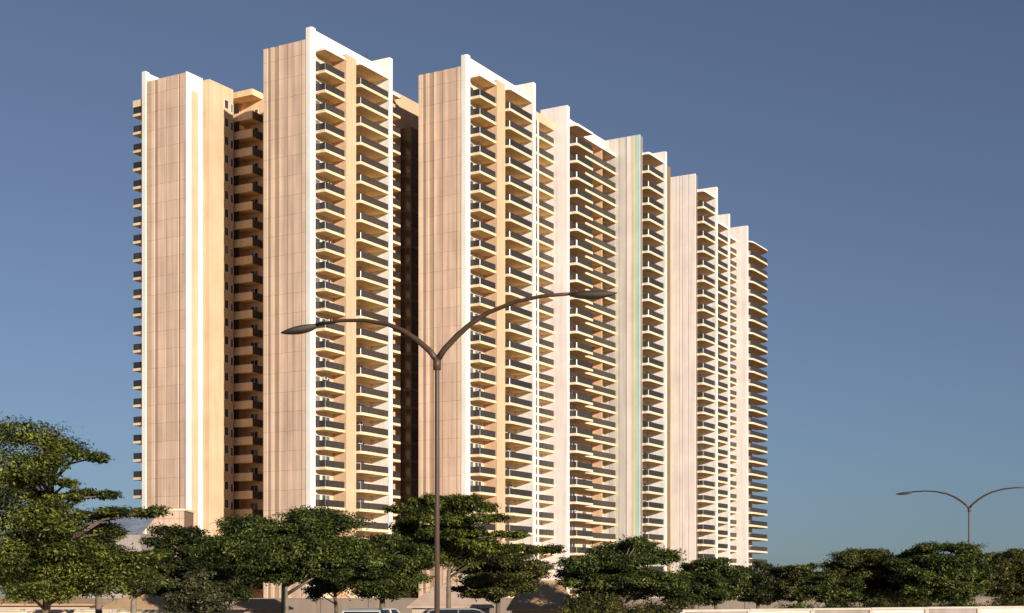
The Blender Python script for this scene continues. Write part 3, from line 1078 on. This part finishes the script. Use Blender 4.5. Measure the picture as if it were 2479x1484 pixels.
tree('layered tree with flat tiers of foliage directly behind the tall street lamp', (bp_.x, 76, 0), px_clumps(lay, 76, 12), 12, 'leaf_bright', 0.08, 380, 'layered_tree', 0.13, flat=0.9)
dtree('olive-green tree between the street lamp and the tan hut', 1205, 1325, 1466, 150, 84, 28, 13, 'leaf_olive', 0.09, 240)
dtree('dense dark pyramid-shaped tree below the striped grey tower', 1510, 1335, 1474, 178, 86, 34, 14, 'leaf_mid', 0.09, 250,
      [(1535, 1322, 62, 20), (1480, 1340, 70, 20), (1600, 1342, 62, 20), (1540, 1312, 30, 12), (1400, 1368, 60, 16)])
dtree('loose green tree below the pinkish white tower', 1735, 1334, 1476, 112, 98, 22, 15, 'leaf_mid', 0.10, 210)
dtree('dark tree at the foot of the farthest tower', 1835, 1352, 1474, 95, 108, 20, 16, 'leaf_dark', 0.11, 190)
dtree('olive tree with yellowish leaves right of the towers', 1935, 1356, 1474, 95, 100, 20, 17, 'leaf_olive', 0.10, 210)
dtree('broad green tree, left one of the grove at the right edge', 2120, 1308, 1478, 150, 104, 38, 18, 'leaf_olive', 0.10, 220)
dtree('highest rounded tree of the grove, in front of the far street lamp', 2280, 1302, 1478, 155, 100, 40, 19, 'leaf_mid', 0.10, 220)
dtree('tree cut by the right edge of the picture', 2440, 1318, 1478, 120, 112, 30, 20, 'leaf_olive', 0.11, 200)
dtree('small low tree filling the dip left of the grove', 2020, 1376, 1474, 90, 92, 16, 21, 'leaf_mid', 0.09, 220)
dtree('low dark tree between the dense tree and the loose one', 1645, 1380, 1472, 90, 92, 16, 22, 'leaf_dark', 0.09, 220)
bp_ = at(475, 1484, 54)
tree('small pale-leaved shrub at the bottom left in front of the dark tree', (bp_.x, 54, 0),
     px_clumps([(480, 1392, 40, 12), (450, 1415, 60, 14), (500, 1420, 55, 14), (460, 1445, 75, 15), (520, 1448, 50, 13), (480, 1470, 90, 14)], 54, 6, 0.8), 23, 'leaf_pale', 0.06, 420, 'shrub', 0.06, flat=0.9)
dtree('slim-trunked young tree left of the small pale shrub', 335, 1368, 1450, 85, 52, 14, 24, 'leaf_dark', 0.06, 440, trunk=322, trunk_r=0.12, bark='bark_grey')
dtree('short tree with a bare trunk behind the big layered tree', 215, 1283, 1448, 125, 58, 16, 25, 'leaf_dark', 0.065, 400, trunk=240, trunk_r=0.15)
# understorey bushes along the foot of the trees, each rooted on the ground
BUSH = [(620, 86), (780, 88), (860, 90), (1010, 92), (1330, 92), (1420, 78), (1580, 80), (1690, 84), (1790, 88), (1880, 86), (1960, 84), (2070, 86), (2170, 82), (2260, 90), (2350, 84), (2430, 88), (2490, 82)]
WHERE = ['left of the forked trunk', 'right of the forked trunk', 'below the rounded tree left of the lamp pole', 'just left of the tall lamp pole', 'left of the tan hut', 'at the right corner of the tan hut',
         'under the dense pyramid-shaped tree', 'under the pinkish white tower', 'under the loose green tree', 'below the farthest tower', 'under the yellowish olive tree', 'under the dip in the tree line',
         'under the left of the grove', 'under the middle of the grove', 'left of the far lamp pole', 'right of the far lamp pole', 'at the right edge of the picture']
for i, (px, Y) in enumerate(BUSH):
    b_ = at(px, 1484, Y)
    rg = random.Random(100 + i)
    h = rg.uniform(1.5, 2.1)
    g = ground_z(b_.x, Y)
    cl_ = [(b_.x + rg.uniform(-1.7, 1.7), Y + rg.uniform(-.8, .8), g + h * rg.uniform(.3, .8), rg.uniform(.6, 1.0), .7, rg.uniform(.35, .6)) for _ in range(9)]
    tree('low dark bush ' + WHERE[i], (b_.x, Y, g), cl_, 200 + i, rg.choice(['leaf_dark', 'leaf_mid', 'leaf_olive']), 0.085, 150, 'bush', 0.06, fork=0.3)
print('leaves', LEAFCOUNT, 'objects', len(bpy.data.objects))
